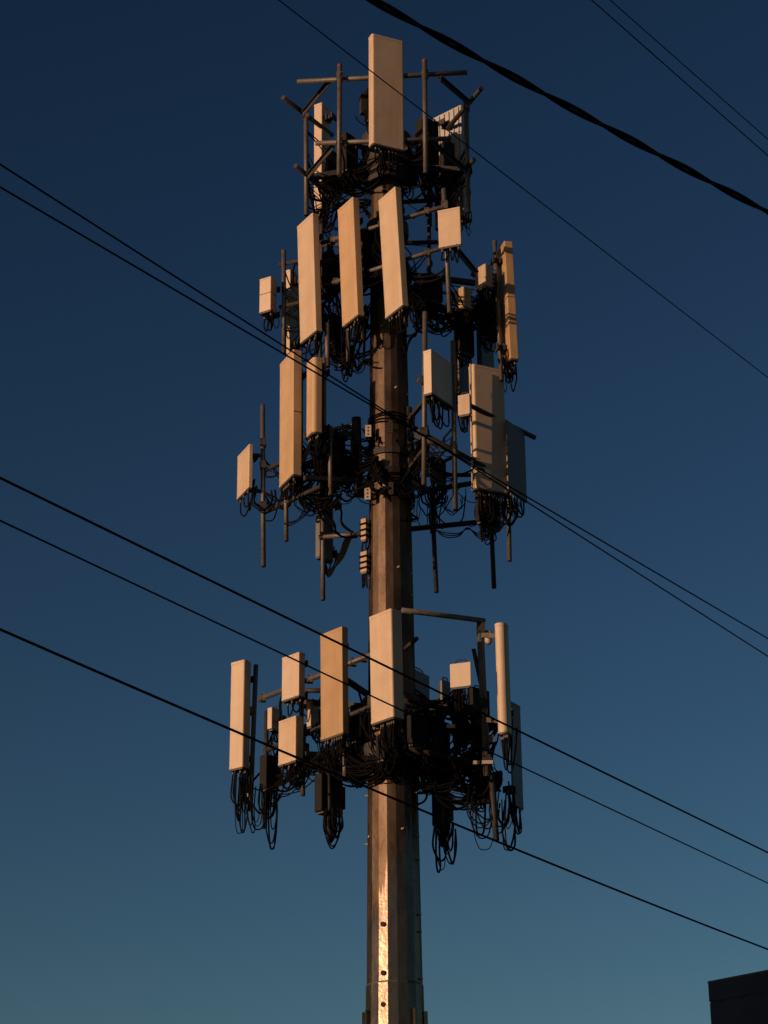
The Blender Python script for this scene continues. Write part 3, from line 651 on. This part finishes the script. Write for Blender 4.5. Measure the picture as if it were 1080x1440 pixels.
# ------------------------------------------------------------------ cable loops that show against the sky
loops('F1', 7, 327, 358, 1090, 1130, 1184, .85, (6, 20))
loops('R21', 12, 350, 390, 1105, 1140, 1194, .8, (8, 24))
loops('F3', 6, 390, 432, 1078, 1092, 1112, .1, (8, 20))
loops('R20', 9, 444, 482, 1140, 1165, 1195, -.1, (7, 18), dY=.08)
loops('R27', 8, 608, 645, 1160, 1185, 1229, .15, (7, 18), dY=.08)
loops('R28', 9, 655, 716, 1110, 1150, 1196, -.1, (14, 38))
loops('F10', 6, 696, 728, 1130, 1160, 1200, .3, (10, 24))
loops('C1', 6, 405, 460, 690, 712, 730, -.3, (20, 45)); loops('C3', 4, 342, 392, 694, 706, 728, .3, (12, 30))
loops('E4', 5, 700, 732, 700, 718, 740, .2, (10, 26)); loops('E3', 6, 660, 712, 705, 738, 752, .4, (18, 40))
loops('R8', 7, 575, 632, 425, 440, 470, -.3, (14, 34)); loops('B2', 6, 470, 520, 455, 490, 525, -.2, (12, 28))
loops('B8', 3, 376, 398, 440, 450, 466, .45, (6, 14)); loops('B5', 4, 706, 726, 515, 530, 552, .4, (5, 12))
loops('A3', 3, 645, 664, 300, 318, 336, .3, (4, 9)); loops('R26', 8, 588, 640, 1075, 1090, 1120, 0, (12, 30))
loops('R29', 6, 488, 520, 1060, 1095, 1108, -.1, (14, 26)); loops('F7', 6, 520, 572, 1030, 1060, 1090, -.9, (12, 30))
root, Mx = ANT['C4'][:2]
for k in range(5):
    cable_px(root, [(497+k*.8, 752, .12), (486+k*2, 757, .2), (479+k, 775+k*2, .28), (470+k*.5, 800-k, .33), (462, 811-k*2, .36), (457, 800-k*3, .4), (456, 788, .4)], .012, inv=Mx.inverted())
root, Mx = ANT['E3'][:2]
for k in range(3):
    cable_px(root, [(612, 745, 1.0), (626, 749+k*3, .95), (645, 750+k*2, .95), (658, 744-k, .95), (674, 751+k*3, .95), (691, 752+k, 1.0)], .009, inv=Mx.inverted())
loops('R15', 9, 584, 664, 692, 712, 745, .85, (14, 40))
root, Mx = ANT['R2'][:2]
cable_px(root, [(598, 246, -.9), (596, 255, -.8), (588, 262, -.6), (575, 264, -.4), (562, 262, -.3)], .02, inv=Mx.inverted())
root, Mx = ANT['R12'][:2]
for k in range(3):
    cable_px(root, [(520, 505+k*3, -.2), (512, 507+k*2, -.1), (506, 514+k, 0), (503, 522, .1), (500, 512, .1), (497, 500, .1)], .016, inv=Mx.inverted())

tangle('cable_tangle', 'dark tangled cables in the topmost frame under the top antenna', 'top', ('A1', 'A2', 'R1', 'R2', 'R3', 'R4'), (196, 300), 110, 11)
tangle('cable_tangle', 'dark tangled cables behind the three slanted tan antennas', 'upper', ('R6', 'R7', 'R8', 'R9', 'R10', 'R11', 'R12', 'G1', 'G2', 'B9'), (300, 520), 180, 12, extra=((445, 500, 340, 500, -.2, .3, 24), (575, 640, 400, 470, -.3, .4, 18)))
tangle('cable_tangle', 'dark tangled cables round the shaft at mid level', 'middle', ('C1', 'C2', 'R12', 'R15', 'R16', 'E3'), (592, 745), 250, 13, .85, .24, extra=((472, 524, 595, 705, -.45, .3, 44), (415, 480, 605, 715, -.3, .3, 40), (562, 600, 590, 735, -.35, .3, 60), (520, 560, 632, 690, -.45, -.36, 9)), npole=6)
tangle('cable_tangle', 'dark tangled cables round the shaft at the lowest level', 'lower', tuple('R%d' % i for i in range(17, 32)) + ('F3',), (975, 1110), 340, 14, 1.0, .25, extra=((640, 705, 1010, 1110, -.3, .2, 30), (590, 640, 1060, 1110, -.2, .3, 14), (440, 520, 1040, 1085, -.3, .2, 16)))

for y in (893, 1012):
    MB().bar(pt(676+(y-893)*.04, y, -.36), pt(704, y+2, -.74), 0.05, 0.07).build('bracket', M_STEEL, MOUNTS['lower'])
# small floodlight-like clamp fitting beside the right post
o = thing('swivel_camera', 'small pale round fitting on arm beside slim rounded antenna', 'camera', None, Matrix.Translation(pt(687, 905, -.36)))
inv = o.matrix_world.inverted()
MB().tube([pt(687, 906, -.42), pt(687, 903, -.42), pt(686.6, 895, -.42), pt(686.4, 891, -.42)], [0.03, 0.055, 0.055, 0.035], 12).build('housing', M_RLITE, o, inv)
MB().tube(spline([pt(677, 890, -.36), pt(683, 888, -.38), pt(690, 888, -.4), pt(690, 896, -.4)], 4), 0.018, 6).build('arm', M_STEEL, o, inv)

# ------------------------------------------------------------------ overhead wires across the street
def wire(name, label, P, H, r, m=None, strands=0, pitch=1.2, ext=9.0):
    """level wire through three pixels: the ends at height H, the sag from the middle one"""
    def at_h(px, py, h):
        d = fwd*FOC + rgt*(px-540) + upv*(720-py); return CAM + d*((h-CAM.z)/d.z)
    A, B = at_h(*P[0], H), at_h(*P[2], H)
    dirv = (B-A); n = Vector((dirv.y, -dirv.x, 0))
    d = fwd*FOC + rgt*(P[1][0]-540) + upv*(720-P[1][1])
    Mid = CAM + d*((A-CAM).dot(n)/d.dot(n))
    L = dirv.length; tm = (Mid-A).dot(dirv)/(L*L); sag = (Mid.z-H)/(tm*(tm-1)) if 0.05 < tm < 0.95 else 0
    sag = max(0.0, min(sag, 0.35*L*0.05*4)); e = ext/L
    def p(t): return A + dirv*t + Vector((0, 0, sag*t*(t-1)))
    ts = [-e + (1+2*e)*i/80 for i in range(81)]
    mb = MB()
    if strands:
        N = 420; t0, t1 = -e, 1+e
        side = n.normalized()
        for k in range(strands):
            pts = []
            for i in range(N+1):
                t = t0+(t1-t0)*i/N; a = 2*math.pi*(t*L/pitch + k/strands)
                pts.append(p(t) + side*(1.0*r*math.cos(a)) + Vector((0,0,1))*(1.0*r*math.sin(a)))
            mb.tube(pts, r*1.0, 6)
    else:
        mb.tube([p(t) for t in ts], r, 6)
    o = mb.build(name, m or M_WIRE)
    print(name, 'dist %.1f .. %.1f' % ((A-CAM).length, (B-CAM).length), 'sag %.2f' % sag)
    return tag(o, label, 'wire', 'overhead wires across the street')
wire('twisted_cable', 'thick twisted black cable crossing the upper right corner', [(520, -2), (822, 162), (1080, 298)], 9.5, 0.0135, strands=2, pitch=1.1)
wire('overhead_wire', 'thin wire crossing in front of the topmost antenna', [(392, 0), (640, 185), (1080, 531)], 10.5, 0.0045)
wire('overhead_wire', 'lower of two thin wires in the upper right corner', [(832, 0), (960, 108), (1080, 219)], 10.5, 0.0045)
wire('overhead_wire', 'upper of two thin wires in the upper right corner', [(858, 0), (975, 95), (1080, 196)], 11.0, 0.0042)
wire('overhead_wire', 'upper wire of the pair crossing the slanted antennas', [(0, 231), (370, 467), (1080, 923)], 9.0, 0.0065)
wire('overhead_wire', 'lower wire of the pair crossing the slanted antennas', [(0, 263), (370, 480), (1080, 898)], 8.8, 0.0065)
wire('overhead_wire', 'highest wire of the three crossing the lowest antennas', [(0, 672), (481, 905), (1080, 1199)], 7.6, 0.0095)
wire('overhead_wire', 'thin middle wire of the three crossing the lowest antennas', [(0, 732), (400, 918), (1080, 1242)], 7.4, 0.007)
wire('overhead_wire', 'lowest wire, passing below the lowest antennas over the bare shaft', [(0, 885), (452, 1080), (1080, 1335)], 6.8, 0.0105)

# ------------------------------------------------------------------ buildings
M_WALL = mat('charcoal_cladding', (0.022, 0.034, 0.052), 0.85, var=0.2, scale=1.5, spec=0.2, bump=0.1)
M_COPE = mat('dark_metal_coping', (0.024, 0.036, 0.052), 0.7, metal=0.0, var=0.15, scale=3)
M_STUCCO = mat('stucco', (0.38, 0.34, 0.29), 0.85, var=0.12, scale=0.8, bump=0.2)
M_GLASS = mat('window_glass', (0.02, 0.025, 0.03), 0.08, var=0.1)
def box_world(mb, O, ex, ey, x0, x1, y0, y1, z0, z1):
    vs_ = [O+ex*x+ey*y+Vector((0,0,z)) for z in (z0, z1) for x, y in ((x0,y0),(x1,y0),(x1,y1),(x0,y1))]
    return mb.add(vs_, [(0,3,2,1),(4,5,6,7),(0,1,5,4),(1,2,6,5),(2,3,7,6),(3,0,4,7)])
Cn = pt(995.5, 1380, -8.0)                       # the seen roof corner
a49 = math.radians(-49); ex = Vector((math.cos(a49), math.sin(a49), 0)); ey = Vector((-math.sin(a49), math.cos(a49), 0))
Og = Vector((Cn.x, Cn.y, 0)); Ht = Cn.z
bd = thing('building', 'dark flat-roofed building corner at the bottom right edge', 'building', None, Matrix.Translation(Og))
iv = bd.matrix_world.inverted()
box_world(MB(), Og, ex, ey, 0.004, 9, 0.004, 10, 0, Ht-0.235).build('wall', M_WALL, bd, iv)
box_world(MB(), Og, ex, ey, 0.012, 8.99, 0.012, 9.99, Ht-0.25, Ht-0.21).build('shadow_joint', M_WALL, bd, iv)
box_world(MB(), Og, ex, ey, 0.0, 9.015, 0.0, 10.015, Ht-0.222, Ht-0.02).build('parapet', M_WALL, bd, iv)
box_world(MB(), Og, ex, ey, -0.004, 9.02, -0.004, 10.02, Ht-0.02, Ht).build('coping', M_COPE, bd, iv)
for k in range(3):
    wq = box_world(MB(), Og, ex, ey, 2.0+k*2.3, 3.3+k*2.3, -0.02, 0.02, 2.6, 4.2).build('window', M_COPE, bd, iv)
    box_world(MB(), Og, ex, ey, 2.08+k*2.3, 3.22+k*2.3, -0.025, 0.0, 2.68, 4.12).build('pane', M_GLASS, wq, iv)
# unseen block added behind the viewer's left shoulder to shade that corner
sx = Vector((to_sun.x, to_sun.y, 0)).normalized(); sp = Vector((-sx.y, sx.x, 0))
Ob = sx*45 + sp*14.5
nb = thing('building', 'added stucco block, unseen behind the viewer, that shades the building corner', 'building', None, Matrix.Translation(Vector((Ob.x, Ob.y, 0))))
iv = nb.matrix_world.inverted()
box_world(MB(), Ob, sp, sx, -9.5, 9.5, 0, 12, 0, 15.6).build('wall', M_STUCCO, nb, iv)
box_world(MB(), Ob, sp, sx, -9.6, 9.6, -0.1, 12.1, 15.6, 16.0).build('parapet', M_COPE, nb, iv)
for fl in range(4):
    for k in range(6):
        x = -8+k*3.0
        wq = box_world(MB(), Ob, sp, sx, x, x+1.4, -0.06, 0.05, 1.4+fl*3.6, 3.2+fl*3.6).build('window', M_COPE, nb, iv)
        box_world(MB(), Ob, sp, sx, x+.08, x+1.32, -0.075, 0.0, 1.48+fl*3.6, 3.12+fl*3.6).build('pane', M_GLASS, wq, iv)
